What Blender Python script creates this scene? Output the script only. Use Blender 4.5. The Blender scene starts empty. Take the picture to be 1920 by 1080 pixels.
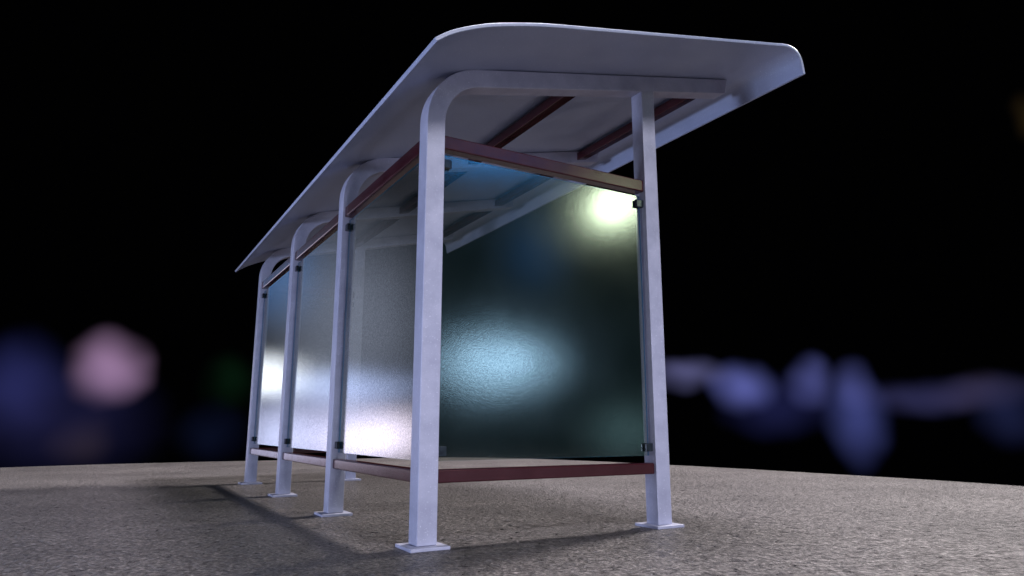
import bpy, bmesh, math, random
from mathutils import Vector, Matrix
random.seed(3)
S=0.6
sc=bpy.context.scene
col=sc.collection
sc.view_settings.view_transform='Standard'
try: sc.view_settings.look='None'
except Exception: pass
sc.view_settings.exposure=0; sc.view_settings.gamma=1
D=Vector((-.503,.8643,0)).normalized()      # long axis, away
R=Vector((D.y,-D.x,0))                      # short axis
P1=Vector((-.759,6.192,0))
ROT=math.atan2(R.y,R.x)
FPX=1300.0; PITCH=math.radians(11.4)

# ---------------------------------------------------------------- materials
def newmat(name):
    m=bpy.data.materials.new(name); m.use_nodes=True
    nt=m.node_tree; nt.nodes.clear()
    return m,nt,nt.nodes,nt.links
def N(nt,t,**kw):
    n=nt.nodes.new(t)
    for k,v in kw.items():
        if k in n.inputs.keys(): n.inputs[k].default_value=v
        else: setattr(n,k,v)
    return n
def painted(name,c1,c2,rough,bump=.12,scale=9,var=.11,metal=0.0,spec=.5,speck=0.0):
    m,nt,ns,L=newmat(name)
    out=N(nt,'ShaderNodeOutputMaterial'); p=N(nt,'ShaderNodeBsdfPrincipled')
    p.inputs['Metallic'].default_value=metal
    p.inputs['Specular IOR Level'].default_value=spec
    L.new(p.outputs[0],out.inputs[0])
    tc=N(nt,'ShaderNodeTexCoord')
    n1=N(nt,'ShaderNodeTexNoise'); n1.inputs['Scale'].default_value=scale; n1.inputs['Detail'].default_value=5; n1.inputs['Roughness'].default_value=.6
    L.new(tc.outputs['Object'],n1.inputs['Vector'])
    cr=N(nt,'ShaderNodeValToRGB'); cr.color_ramp.elements[0].position=.32; cr.color_ramp.elements[1].position=.68
    cr.color_ramp.elements[0].color=(*c1,1); cr.color_ramp.elements[1].color=(*c2,1)
    L.new(n1.outputs['Fac'],cr.inputs[0])
    n2=N(nt,'ShaderNodeTexNoise'); n2.inputs['Scale'].default_value=260; n2.inputs['Detail'].default_value=2
    L.new(tc.outputs['Object'],n2.inputs['Vector'])
    base=cr.outputs[0]
    if speck:
        # tiny pale specks in the paint
        n4=N(nt,'ShaderNodeTexNoise'); n4.inputs['Scale'].default_value=150; n4.inputs['Detail'].default_value=1
        L.new(tc.outputs['Object'],n4.inputs['Vector'])
        sr=N(nt,'ShaderNodeMapRange'); sr.inputs['From Min'].default_value=.69; sr.inputs['From Max'].default_value=.75; sr.inputs['To Max'].default_value=speck
        L.new(n4.outputs['Fac'],sr.inputs['Value'])
        mm=N(nt,'ShaderNodeMix'); mm.data_type='RGBA'; L.new(sr.outputs[0],mm.inputs[0]); L.new(base,mm.inputs[6]); mm.inputs[7].default_value=(.85,.86,.92,1)
        base=mm.outputs[2]
    L.new(base,p.inputs['Base Color'])
    rr=N(nt,'ShaderNodeMapRange'); rr.inputs['From Min'].default_value=.3; rr.inputs['From Max'].default_value=.7
    rr.inputs['To Min'].default_value=rough-var; rr.inputs['To Max'].default_value=rough+var
    L.new(n1.outputs['Fac'],rr.inputs['Value']); L.new(rr.outputs[0],p.inputs['Roughness'])
    b=N(nt,'ShaderNodeBump'); b.inputs['Strength'].default_value=bump; b.inputs['Distance'].default_value=.002
    L.new(n2.outputs['Fac'],b.inputs['Height']); L.new(b.outputs[0],p.inputs['Normal'])
    return m
M_post=painted('post_paint',(.32,.325,.43),(.42,.425,.54),.40,.35,7,speck=.5)
M_roof=painted('roof_paint',(.29,.33,.48),(.35,.39,.54),.4,.25,3,speck=.5)
M_rail=painted('rail_paint',(.034,.006,.009),(.046,.009,.013),.2,.06,6,.03,spec=.5)
M_clamp=painted('clamp_metal',(.02,.026,.035),(.04,.05,.06),.2,.05,30,.05,metal=.5)

def glass(name,tint,refl,f0,f1,rough):
    m,nt,ns,L=newmat(name)
    out=N(nt,'ShaderNodeOutputMaterial')
    tr=N(nt,'ShaderNodeBsdfTransparent'); tr.inputs[0].default_value=(*tint,1)
    gl=N(nt,'ShaderNodeBsdfGlossy')
    df=N(nt,'ShaderNodeBsdfDiffuse'); df.inputs[0].default_value=(.014,.034,.031,1)
    tc=N(nt,'ShaderNodeTexCoord')
    n=N(nt,'ShaderNodeTexNoise'); n.inputs['Scale'].default_value=110; n.inputs['Detail'].default_value=3; n.inputs['Roughness'].default_value=.75
    L.new(tc.outputs['Object'],n.inputs['Vector'])
    gc=N(nt,'ShaderNodeValToRGB'); gc.color_ramp.elements[0].position=.38; gc.color_ramp.elements[1].position=.62
    gc.color_ramp.elements[0].color=(*[k*.72 for k in refl],1); gc.color_ramp.elements[1].color=(*[min(1,k*1.12) for k in refl],1)
    L.new(n.outputs['Fac'],gc.inputs[0]); L.new(gc.outputs[0],gl.inputs['Color'])
    b=N(nt,'ShaderNodeBump'); b.inputs['Strength'].default_value=.05; b.inputs['Distance'].default_value=.002
    L.new(n.outputs['Fac'],b.inputs['Height']); L.new(b.outputs[0],gl.inputs['Normal'])
    n3=N(nt,'ShaderNodeTexNoise'); n3.inputs['Scale'].default_value=3; n3.inputs['Detail'].default_value=4
    L.new(tc.outputs['Object'],n3.inputs['Vector'])
    mr=N(nt,'ShaderNodeMapRange'); mr.inputs['To Min'].default_value=rough-.03; mr.inputs['To Max'].default_value=rough+.03
    L.new(n3.outputs['Fac'],mr.inputs['Value']); L.new(mr.outputs[0],gl.inputs['Roughness'])
    fr=N(nt,'ShaderNodeLayerWeight'); fr.inputs['Blend'].default_value=.5
    fm=N(nt,'ShaderNodeMapRange'); fm.inputs['From Min'].default_value=.1; fm.inputs['From Max'].default_value=.8
    fm.inputs['To Min'].default_value=f0; fm.inputs['To Max'].default_value=f1
    L.new(fr.outputs['Facing'],fm.inputs['Value'])
    m0=N(nt,'ShaderNodeMixShader'); m0.inputs[0].default_value=.2
    L.new(tr.outputs[0],m0.inputs[1]); L.new(df.outputs[0],m0.inputs[2])
    mx=N(nt,'ShaderNodeMixShader')
    L.new(fm.outputs[0],mx.inputs[0]); L.new(m0.outputs[0],mx.inputs[1]); L.new(gl.outputs[0],mx.inputs[2])
    L.new(mx.outputs[0],out.inputs[0])
    return m
M_glass=glass('tinted_glass',(.66,.67,.60),(.85,.92,.95),.15,.44,.12)
M_back,_nt,_ns,_L=newmat('clear_back')
_o=N(_nt,'ShaderNodeOutputMaterial'); _t=N(_nt,'ShaderNodeBsdfTransparent'); _t.inputs[0].default_value=(.97,.98,.97,1)
_L.new(_t.outputs[0],_o.inputs[0])
def edgemat():
    m,nt,ns,L=newmat('glass_edge')
    out=N(nt,'ShaderNodeOutputMaterial'); p=N(nt,'ShaderNodeBsdfPrincipled')
    p.inputs['Base Color'].default_value=(.02,.25,.60,1); p.inputs['Roughness'].default_value=.2
    L.new(p.outputs[0],out.inputs[0]); return m
M_edge=edgemat()

def groundmat():
    m,nt,ns,L=newmat('rough_asphalt')
    out=N(nt,'ShaderNodeOutputMaterial'); p=N(nt,'ShaderNodeBsdfPrincipled'); L.new(p.outputs[0],out.inputs[0])
    tc=N(nt,'ShaderNodeTexCoord')
    big=N(nt,'ShaderNodeTexNoise'); big.inputs['Scale'].default_value=.8; big.inputs['Detail'].default_value=6; big.inputs['Roughness'].default_value=.65
    mid=N(nt,'ShaderNodeTexNoise'); mid.inputs['Scale'].default_value=17; mid.inputs['Detail'].default_value=5; mid.inputs['Roughness'].default_value=.75; mid.inputs['Distortion'].default_value=.6
    fin=N(nt,'ShaderNodeTexNoise'); fin.inputs['Scale'].default_value=42; fin.inputs['Detail'].default_value=5; fin.inputs['Roughness'].default_value=.8
    vor=N(nt,'ShaderNodeTexVoronoi'); vor.inputs['Scale'].default_value=40; vor.inputs['Randomness'].default_value=1
    for n in (big,mid,fin,vor): L.new(tc.outputs['Object'],n.inputs['Vector'])
    c=N(nt,'ShaderNodeValToRGB'); c.color_ramp.elements[0].position=.35; c.color_ramp.elements[1].position=.68
    c.color_ramp.elements[0].color=(.150,.132,.130,1); c.color_ramp.elements[1].color=(.27,.242,.236,1)
    L.new(big.outputs['Fac'],c.inputs[0])
    c2=N(nt,'ShaderNodeValToRGB'); c2.color_ramp.elements[0].position=.43; c2.color_ramp.elements[1].position=.60
    c2.color_ramp.elements[0].color=(.24,.24,.25,1); c2.color_ramp.elements[1].color=(1.4,1.38,1.37,1)
    e_=c2.color_ramp.elements.new(.68); e_.color=(3.2,3.2,3.3,1)
    L.new(fin.outputs['Fac'],c2.inputs[0])
    mu=N(nt,'ShaderNodeMix'); mu.data_type='RGBA'; mu.blend_type='MULTIPLY'; mu.inputs[0].default_value=1
    L.new(c.outputs[0],mu.inputs[6]); L.new(c2.outputs[0],mu.inputs[7])
    c3=N(nt,'ShaderNodeMapRange'); c3.inputs['From Min'].default_value=.40; c3.inputs['From Max'].default_value=.56; c3.inputs['To Min'].default_value=.55; c3.inputs['To Max'].default_value=1.18
    L.new(mid.outputs['Fac'],c3.inputs['Value'])
    mu2=N(nt,'ShaderNodeMix'); mu2.data_type='RGBA'; mu2.blend_type='MULTIPLY'; mu2.inputs[0].default_value=1
    L.new(mu.outputs[2],mu2.inputs[6]); L.new(c3.outputs[0],mu2.inputs[7])
    L.new(mu2.outputs[2],p.inputs['Base Color'])
    rr=N(nt,'ShaderNodeMapRange'); rr.inputs['From Min'].default_value=.3; rr.inputs['From Max'].default_value=.7; rr.inputs['To Min'].default_value=.2; rr.inputs['To Max'].default_value=.6
    L.new(mid.outputs['Fac'],rr.inputs['Value']); L.new(rr.outputs[0],p.inputs['Roughness'])
    a=N(nt,'ShaderNodeMath'); a.operation='MULTIPLY_ADD'; a.inputs[1].default_value=.8
    L.new(vor.outputs['Distance'],a.inputs[0]); L.new(fin.outputs['Fac'],a.inputs[2])
    a2=N(nt,'ShaderNodeMath'); a2.operation='MULTIPLY_ADD'; a2.inputs[1].default_value=2.0
    L.new(mid.outputs['Fac'],a2.inputs[0]); L.new(a.outputs[0],a2.inputs[2])
    b=N(nt,'ShaderNodeBump'); b.inputs['Strength'].default_value=1.0; b.inputs['Distance'].default_value=.034
    L.new(a2.outputs[0],b.inputs['Height']); L.new(b.outputs[0],p.inputs['Normal'])
    return m
M_ground=groundmat()

# ---------------------------------------------------------------- helpers (local units: camera heights, a, b, z)
root=bpy.data.objects.new('bus_shelter',None); col.objects.link(root)
root.location=P1*S; root.rotation_euler=(0,0,ROT)
root['label']='steel bus shelter with curved pale roof, tinted glass walls and dark red rails'
root['category']='bus shelter'
# local axes: x = a, y = b
def link(name,bm,mat,parent,bevel=0.0,smooth=False,loc=(0,0,0)):
    bmesh.ops.recalc_face_normals(bm,faces=bm.faces)
    me=bpy.data.meshes.new(name)
    bm.to_mesh(me); bm.free()
    o=bpy.data.objects.new(name,me); col.objects.link(o)
    for m in (mat if isinstance(mat,(list,tuple)) else [mat]): me.materials.append(m)
    o.parent=parent; o.location=Vector(loc)*S
    if bevel:
        md=o.modifiers.new('bevel','BEVEL'); md.width=bevel*S; md.segments=2; md.limit_method='ANGLE'; md.angle_limit=math.radians(40)
    if smooth:
        for f in me.polygons: f.use_smooth=True
        try: me.set_sharp_from_angle(angle=math.radians(38))
        except Exception: pass
    return o
def box(bm,x0,x1,y0,y1,z0,z1):
    v=[bm.verts.new(Vector(c)*S) for c in ((x0,y0,z0),(x1,y0,z0),(x1,y1,z0),(x0,y1,z0),(x0,y0,z1),(x1,y0,z1),(x1,y1,z1),(x0,y1,z1))]
    fs=[]
    for q in ((0,3,2,1),(4,5,6,7),(0,1,5,4),(1,2,6,5),(2,3,7,6),(3,0,4,7)):
        fs.append(bm.faces.new([v[i] for i in q]))
    return fs
def strip_prism(bm,A,B,y0,y1):
    """closed ribbon between polylines A and B in the x-z plane, extruded in y"""
    rows=[]
    for (p,q) in zip(A,B):
        rows.append([bm.verts.new(Vector((p[0],y,p[1]))*S) for y in (y0,y1)]+[bm.verts.new(Vector((q[0],y,q[1]))*S) for y in (y1,y0)])
    for r0,r1 in zip(rows,rows[1:]):
        for i in range(4):
            j=(i+1)%4
            bm.faces.new((r0[i],r0[j],r1[j],r1[i]))
    bm.faces.new(rows[0]); bm.faces.new(rows[-1][::-1])

W=.185; H=W/2; SP=2.66; DEP=2.645
SL=math.atan(.2385)
def roofline(a): return 4.436+.2385*a
def arm_paths():
    TH=.185
    off=.035+.012+TH/2/math.cos(SL)
    c0=4.436-off
    Rr=.56; turn=math.pi/2-SL; T=Rr*math.tan(turn/2)
    cen=Vector((Rr,c0-T))
    pts=[((0,.03),(0,1)),((0,1.5),(0,1)),((0,2.8),(0,1))]
    n=18
    for i in range(n+1):
        t=turn*i/n
        p=(cen.x-Rr*math.cos(t),cen.y+Rr*math.sin(t))
        pts.append((p,(math.sin(t),math.cos(t))))
    for a in (1.2,2.2,3.2):
        pts.append(((a,c0+.2385*a),(math.cos(SL),math.sin(SL))))
    A=[];B=[]
    for (p,d) in pts:
        nrm=(-d[1],d[0]); th=TH/2
        A.append((p[0]+nrm[0]*th,p[1]+nrm[1]*th)); B.append((p[0]-nrm[0]*th,p[1]-nrm[1]*th))
    e=3.985; z=c0+.2385*e; h=TH/2/math.cos(SL)
    A.append((e,z+h)); B.append((e-.05,z-.012-h))
    return A,B
ARM=arm_paths()
def base_plate(parent):
    bm=bmesh.new(); box(bm,-.178,.178,-.178,.178,.0,.028)
    return link('base_plate',bm,M_post,parent,.004)
def curved_post(b):
    bm=bmesh.new(); strip_prism(bm,ARM[0],ARM[1],-H,H)
    o=link('curved_post',bm,M_post,root,.007,True,(0,b,0))
    base_plate(o); return o
for i in range(4): curved_post(i*SP)
def straight_post(a,b):
    bm=bmesh.new(); fs=box(bm,-H,H,-H,H,.025,1)
    off=.035+.012+.185/math.cos(SL)-.012
    for v in bm.verts:
        if v.co.z>.5*S: v.co.z=(roofline(a+v.co.x/S)-off)*S
    o=link('straight_post',bm,M_post,root,.007,False,(a,b,0))
    base_plate(o)
straight_post(DEP,0); straight_post(1.85,3*SP)

# ---- roof
prof=[(-.42,4.12),(-.30,4.215),(-.155,4.30),(.06,4.40),(.311,4.489),(.704,4.604),(1.4,4.770),(2.139,4.946),(3.0,5.1515),(3.80,5.342),(3.977,5.384),(4.10,5.395),(4.20,5.368),(4.27,5.300),(4.303,5.20),(4.318,5.09)]
def catmull(P,n):
    out=[]
    for i in range(len(P)-1):
        p0=P[max(i-1,0)];p1=P[i];p2=P[i+1];p3=P[min(i+2,len(P)-1)]
        for k in range(n):
            t=k/n
            out.append(tuple(.5*((2*p1[j])+(-p0[j]+p2[j])*t+(2*p0[j]-5*p1[j]+4*p2[j]-p3[j])*t*t+(-p0[j]+3*p1[j]-3*p2[j]+p3[j])*t**3) for j in (0,1)))
    out.append(P[-1]); return out
top=catmull(prof,4)
bot=[]
for i,p in enumerate(top):
    q0=top[max(i-1,0)];q1=top[min(i+1,len(top)-1)]
    d=Vector((q1[0]-q0[0],q1[1]-q0[1])).normalized()
    bot.append((p[0]+d.y*.036,p[1]-d.x*.036))
bm=bmesh.new(); strip_prism(bm,top,bot,-.975,3*SP+.975)
link('roof_canopy',bm,M_roof,root,.006,True)
# ---- purlins under the roof
for a in (1.74,3.63):
    bm=bmesh.new()
    for k in range(3):
        box(bm,-.085,.085,k*SP+H-.004,(k+1)*SP-H+.004,-.12,0)
    for v in bm.verts: v.co.z+=.2385*v.co.x
    link('purlin',bm,M_rail,root,.01,False,(a,0,roofline(a)-.075))
# ---- rails
def rail(name,x0,x1,y0,y1,z0,z1):
    cx,cy=(x0+x1)/2,(y0+y1)/2
    bm=bmesh.new(); box(bm,x0-cx,x1-cx,y0-cy,y1-cy,z0,z1)
    link(name,bm,M_rail,root,.012,False,(cx,cy,0))
e=H-.004; q=.062
for k in range(3):
    rail('top_rail',-q,q,k*SP+e,(k+1)*SP-e,3.60,3.735)
    rail('bottom_rail',-q,q,k*SP+e,(k+1)*SP-e,.53,.642)
rail('top_rail',e,DEP-e,-q,q,3.60,3.735); rail('bottom_rail',e,DEP-e,-q,q,.53,.642)
rail('top_rail',e,1.85-e,3*SP-q,3*SP+q,3.60,3.735); rail('bottom_rail',e,1.85-e,3*SP-q,3*SP+q,.53,.642)
# ---- glass panels with clamps
def panel(x0,y0,x1,y1):
    L=math.hypot(x1-x0,y1-y0); ang=math.atan2(y1-y0,x1-x0)
    g=.115; t=.011
    bm=bmesh.new()
    fs=box(bm,g,L-g,-t,t,.715,3.555)
    outer=2 if ang<.1 else 4
    for i,f in enumerate(fs):
        f.material_index=0 if i==outer else (2 if i in (2,4) else 1)
    o=link('glass_panel',bm,[M_glass,M_edge,M_back],root,0,False,(x0,y0,0)); o.rotation_euler=(0,0,ang)
    for z in (.80,3.46):
        for s in (0,1):
            bm=bmesh.new()
            xa,xb=(H-.004,H+.095) if s==0 else (L-H-.095,L-H+.004)
            box(bm,xa,xb,-.05,-.0125,z-.042,z+.042)
            box(bm,xa,xb,.0125,.05,z-.042,z+.042)
            box(bm,*((xa,g-.004) if s==0 else (L-g+.004,xb)),-.014,.014,z-.038,z+.038)
            link('clamp',bm,M_clamp,o,.006)
for k in range(3): panel(0,k*SP,0,(k+1)*SP)
panel(0,0,DEP,0); panel(0,3*SP,1.85,3*SP)

# ---------------------------------------------------------------- ground
pts=[(-13.1,18.3),(-10,21.0),(-6.15,23.0),(-2.5,24.6),(.8,23.4),(4.46,19.5),(7.0,15.9),(9.0,12.4),(11,6),(11.5,-2),(9,-10),(0,-14),(-10,-12),(-18,-5),(-20,4),(-17.5,12.5)]
n=len(pts); out=[]
for i in range(n):
    p0,p1,p2,p3=pts[i-1],pts[i],pts[(i+1)%n],pts[(i+2)%n]
    for k in range(8):
        t=k/8
        out.append(tuple(.5*((2*p1[j])+(-p0[j]+p2[j])*t+(2*p0[j]-5*p1[j]+4*p2[j]-p3[j])*t*t+(-p0[j]+3*p1[j]-3*p2[j]+p3[j])*t**3) for j in (0,1)))
bm=bmesh.new()
tv=[bm.verts.new((x*S,y*S,0)) for x,y in out]
c=Vector((-3*S,6*S,0))
mv=[bm.verts.new(c+(v.co-c)*1.012+Vector((0,0,-.05))) for v in tv]
bv=[bm.verts.new(c+(v.co-c)*1.014+Vector((0,0,-.5))) for v in tv]
bm.faces.new(tv); bm.faces.new(bv[::-1])
m_=len(tv)
for i in range(m_):
    j=(i+1)%m_
    bm.faces.new((tv[i],tv[j],mv[j],mv[i])); bm.faces.new((mv[i],mv[j],bv[j],bv[i]))
g=link('ground',bm,M_ground,None)
g['kind']='structure'

# ---------------------------------------------------------------- world: night surroundings, out of focus town lights
w=bpy.data.worlds.new('World'); sc.world=w; w.use_nodes=True
nt=w.node_tree; nt.nodes.clear(); L=nt.links
wo=N(nt,'ShaderNodeOutputWorld'); bg=N(nt,'ShaderNodeBackground'); L.new(bg.outputs[0],wo.inputs[0])
tc=N(nt,'ShaderNodeTexCoord'); sx=N(nt,'ShaderNodeSeparateXYZ'); L.new(tc.outputs['Generated'],sx.inputs[0])
def MA(op,a,b=None,c=None):
    n=nt.nodes.new('ShaderNodeMath'); n.operation=op
    for i,v in enumerate((a,b,c)):
        if v is None: continue
        if isinstance(v,(int,float)): n.inputs[i].default_value=v
        else: L.new(v,n.inputs[i])
    return n.outputs[0]
az=MA('ARCTAN2',sx.outputs[0],sx.outputs[1]); el=MA('ARCSINE',sx.outputs[2])
nz=N(nt,'ShaderNodeTexNoise'); nz.inputs['Scale'].default_value=16; nz.inputs['Detail'].default_value=1
L.new(tc.outputs['Generated'],nz.inputs['Vector'])
sn=N(nt,'ShaderNodeSeparateColor'); L.new(nz.outputs['Color'],sn.inputs[0])
az=MA('MULTIPLY_ADD',MA('SUBTRACT',sn.outputs[0],.5),.025,az)
el=MA('MULTIPLY_ADD',MA('SUBTRACT',sn.outputs[1],.5),.025,el)
acc=None
def blob(a0,e0,wa,we,colr,strength,soft=.0,hi=1.7):
    global acc
    r=math.radians
    dx=MA('DIVIDE',MA('SUBTRACT',az,r(a0)),r(wa)); dy=MA('DIVIDE',MA('SUBTRACT',el,r(e0)),r(we))
    d2=MA('SQRT',MA('ADD',MA('MULTIPLY',dx,dx),MA('MULTIPLY',dy,dy)))
    mr=N(nt,'ShaderNodeMapRange'); mr.interpolation_type='SMOOTHSTEP'
    mr.inputs['From Min'].default_value=soft; mr.inputs['From Max'].default_value=hi
    mr.inputs['To Min'].default_value=1; mr.inputs['To Max'].default_value=0
    L.new(d2,mr.inputs['Value'])
    vm=nt.nodes.new('ShaderNodeVectorMath'); vm.operation='MULTIPLY_ADD'
    L.new(mr.outputs[0],vm.inputs[0]); vm.inputs[1].default_value=[k*strength for k in colr]
    if acc is None: vm.inputs[2].default_value=(.0003,.0003,.0004)
    else: L.new(acc,vm.inputs[2])
    acc=vm.outputs[0]
def pix(x,y):
    u=(x-960)/FPX; v=(540-y)/FPX
    X,Y,Z=u,math.cos(PITCH)-v*math.sin(PITCH),math.sin(PITCH)+v*math.cos(PITCH)
    return math.degrees(math.atan2(X,Y)),math.degrees(math.atan2(Z,math.hypot(X,Y)))
def vis(x,y,rx,ry,colr,s,soft=.0,hi=1.6):
    a0,e0=pix(x,y); a1,_=pix(x+rx,y); _,e1=pix(x,y-ry)
    blob(a0,e0,abs(a1-a0),abs(e1-e0),colr,s,soft,hi)
vis(208,692,62,58,(.56,.34,.60),.50,.0,1.6)
vis(30,715,78,80,(.07,.08,.36),.20)
vis(110,790,160,95,(.06,.06,.24),.13)
vis(150,830,50,40,(.25,.16,.10),.05)
vis(432,715,42,42,(.04,.20,.08),.035)
vis(400,815,55,50,(.05,.08,.28),.045)
vis(1290,702,62,26,(.26,.26,.60),.28)
vis(1395,722,52,40,(.22,.25,.80),.38)
vis(1460,760,90,50,(.07,.08,.36),.12)
vis(1520,716,38,42,(.18,.20,.64),.26)
vis(1600,725,32,40,(.18,.20,.64),.16)
vis(1608,788,50,68,(.13,.16,.58),.28)
vis(1720,742,110,30,(.09,.09,.28),.22)
vis(1840,735,85,30,(.11,.09,.20),.18)
vis(1895,770,60,54,(.07,.09,.32),.12)
vis(1925,215,30,40,(.25,.16,.06),.05)
# lights that the glass mirrors, plus glows added to tint it
blob(110.9,18.0,1.75,1.65,(.86,1.0,.68),27,.4,1.35)
blob(121.0,5.2,4.0,1.9,(.46,.74,1.0),11,.0,1.7)
blob(110.5,-.3,2.2,1.8,(.45,.80,.85),.8)
blob(117.5,14.5,2.2,3,(.05,.30,.9),.5)
blob(121,22.2,6.5,.7,(.02,.36,1.0),7)  # added glow, reflects as the blue tint along the end panel's top edge
blob(-41.0,4.0,1.9,1.5,(.95,.95,1.0),6.5)
blob(-42.0,-.5,1.9,2.2,(.66,.68,1.0),3)
blob(-47.0,-1.0,4.0,3.0,(.68,.66,1.0),3.0)
blob(-50.5,-.8,3.4,1.9,(1.0,.82,.94),4.0)
blob(-47.0,3.2,5.0,1.2,(.50,.60,1.0),2.4)
blob(-47.5,8.5,5.4,7,(.62,.66,.86),.75)  # broad glow added to make the rear glass look milky
blob(-41.5,12,2.0,3.5,(.1,.35,.9),1.0)
L.new(acc,bg.inputs['Color']); bg.inputs['Strength'].default_value=1

# ---------------------------------------------------------------- lamps
def area(name,pos,target,size,power,colr):
    l=bpy.data.lights.new(name,'AREA'); l.shape='DISK'; l.size=size; l.energy=power; l.color=colr
    o=bpy.data.objects.new(name,l); col.objects.link(o); o.location=pos
    o.rotation_euler=(Vector(target)-Vector(pos)).to_track_quat('-Z','Y').to_euler(); return o
def spot(name,pos,target,rad,power,colr,ang,blend):
    l=bpy.data.lights.new(name,'SPOT'); l.shadow_soft_size=rad; l.energy=power; l.color=colr
    l.spot_size=math.radians(ang); l.spot_blend=blend
    o=bpy.data.objects.new(name,l); col.objects.link(o); o.location=pos
    o.rotation_euler=(Vector(target)-Vector(pos)).to_track_quat('-Z','Y').to_euler(); return o
def loc(a,b,z): return (P1+R*a+D*b+Vector((0,0,z)))*S
area('street_light',loc(32.3,9,30),loc(1,3,0),4.0,10500,(1.0,.94,.92))
area('high_street_light',loc(7.93,1,30),loc(1,3,0),3.5,4400,(.92,.90,1.0))
area('rear_fill',loc(4,-20,19),loc(1,2,0),3.0,1700,(.90,.90,1.0))  # unseen fill added behind the camera to lift the ground under the shelter
spot('front_fill',(3.0,-2.6,.35),(-.7,5.6,.6),.35,1050,(.72,.75,1.0),38,1.0)  # low fill, cone narrowed to brighten the posts and keep the arms dim
area('left_fill',(-7.3,.3,.25),(-1.2,5,2.0),1.2,620,(.58,.68,1.0))  # unseen low fill added for the left faces and the roof underside

# ---------------------------------------------------------------- camera
cd=bpy.data.cameras.new('camera'); co=bpy.data.objects.new('camera',cd); col.objects.link(co)
co.location=(0,0,S); co.rotation_euler=(math.radians(90)+PITCH,0,0)
cd.sensor_width=36; cd.lens=36*FPX/1920; cd.clip_end=500; cd.clip_start=.02
sc.camera=co
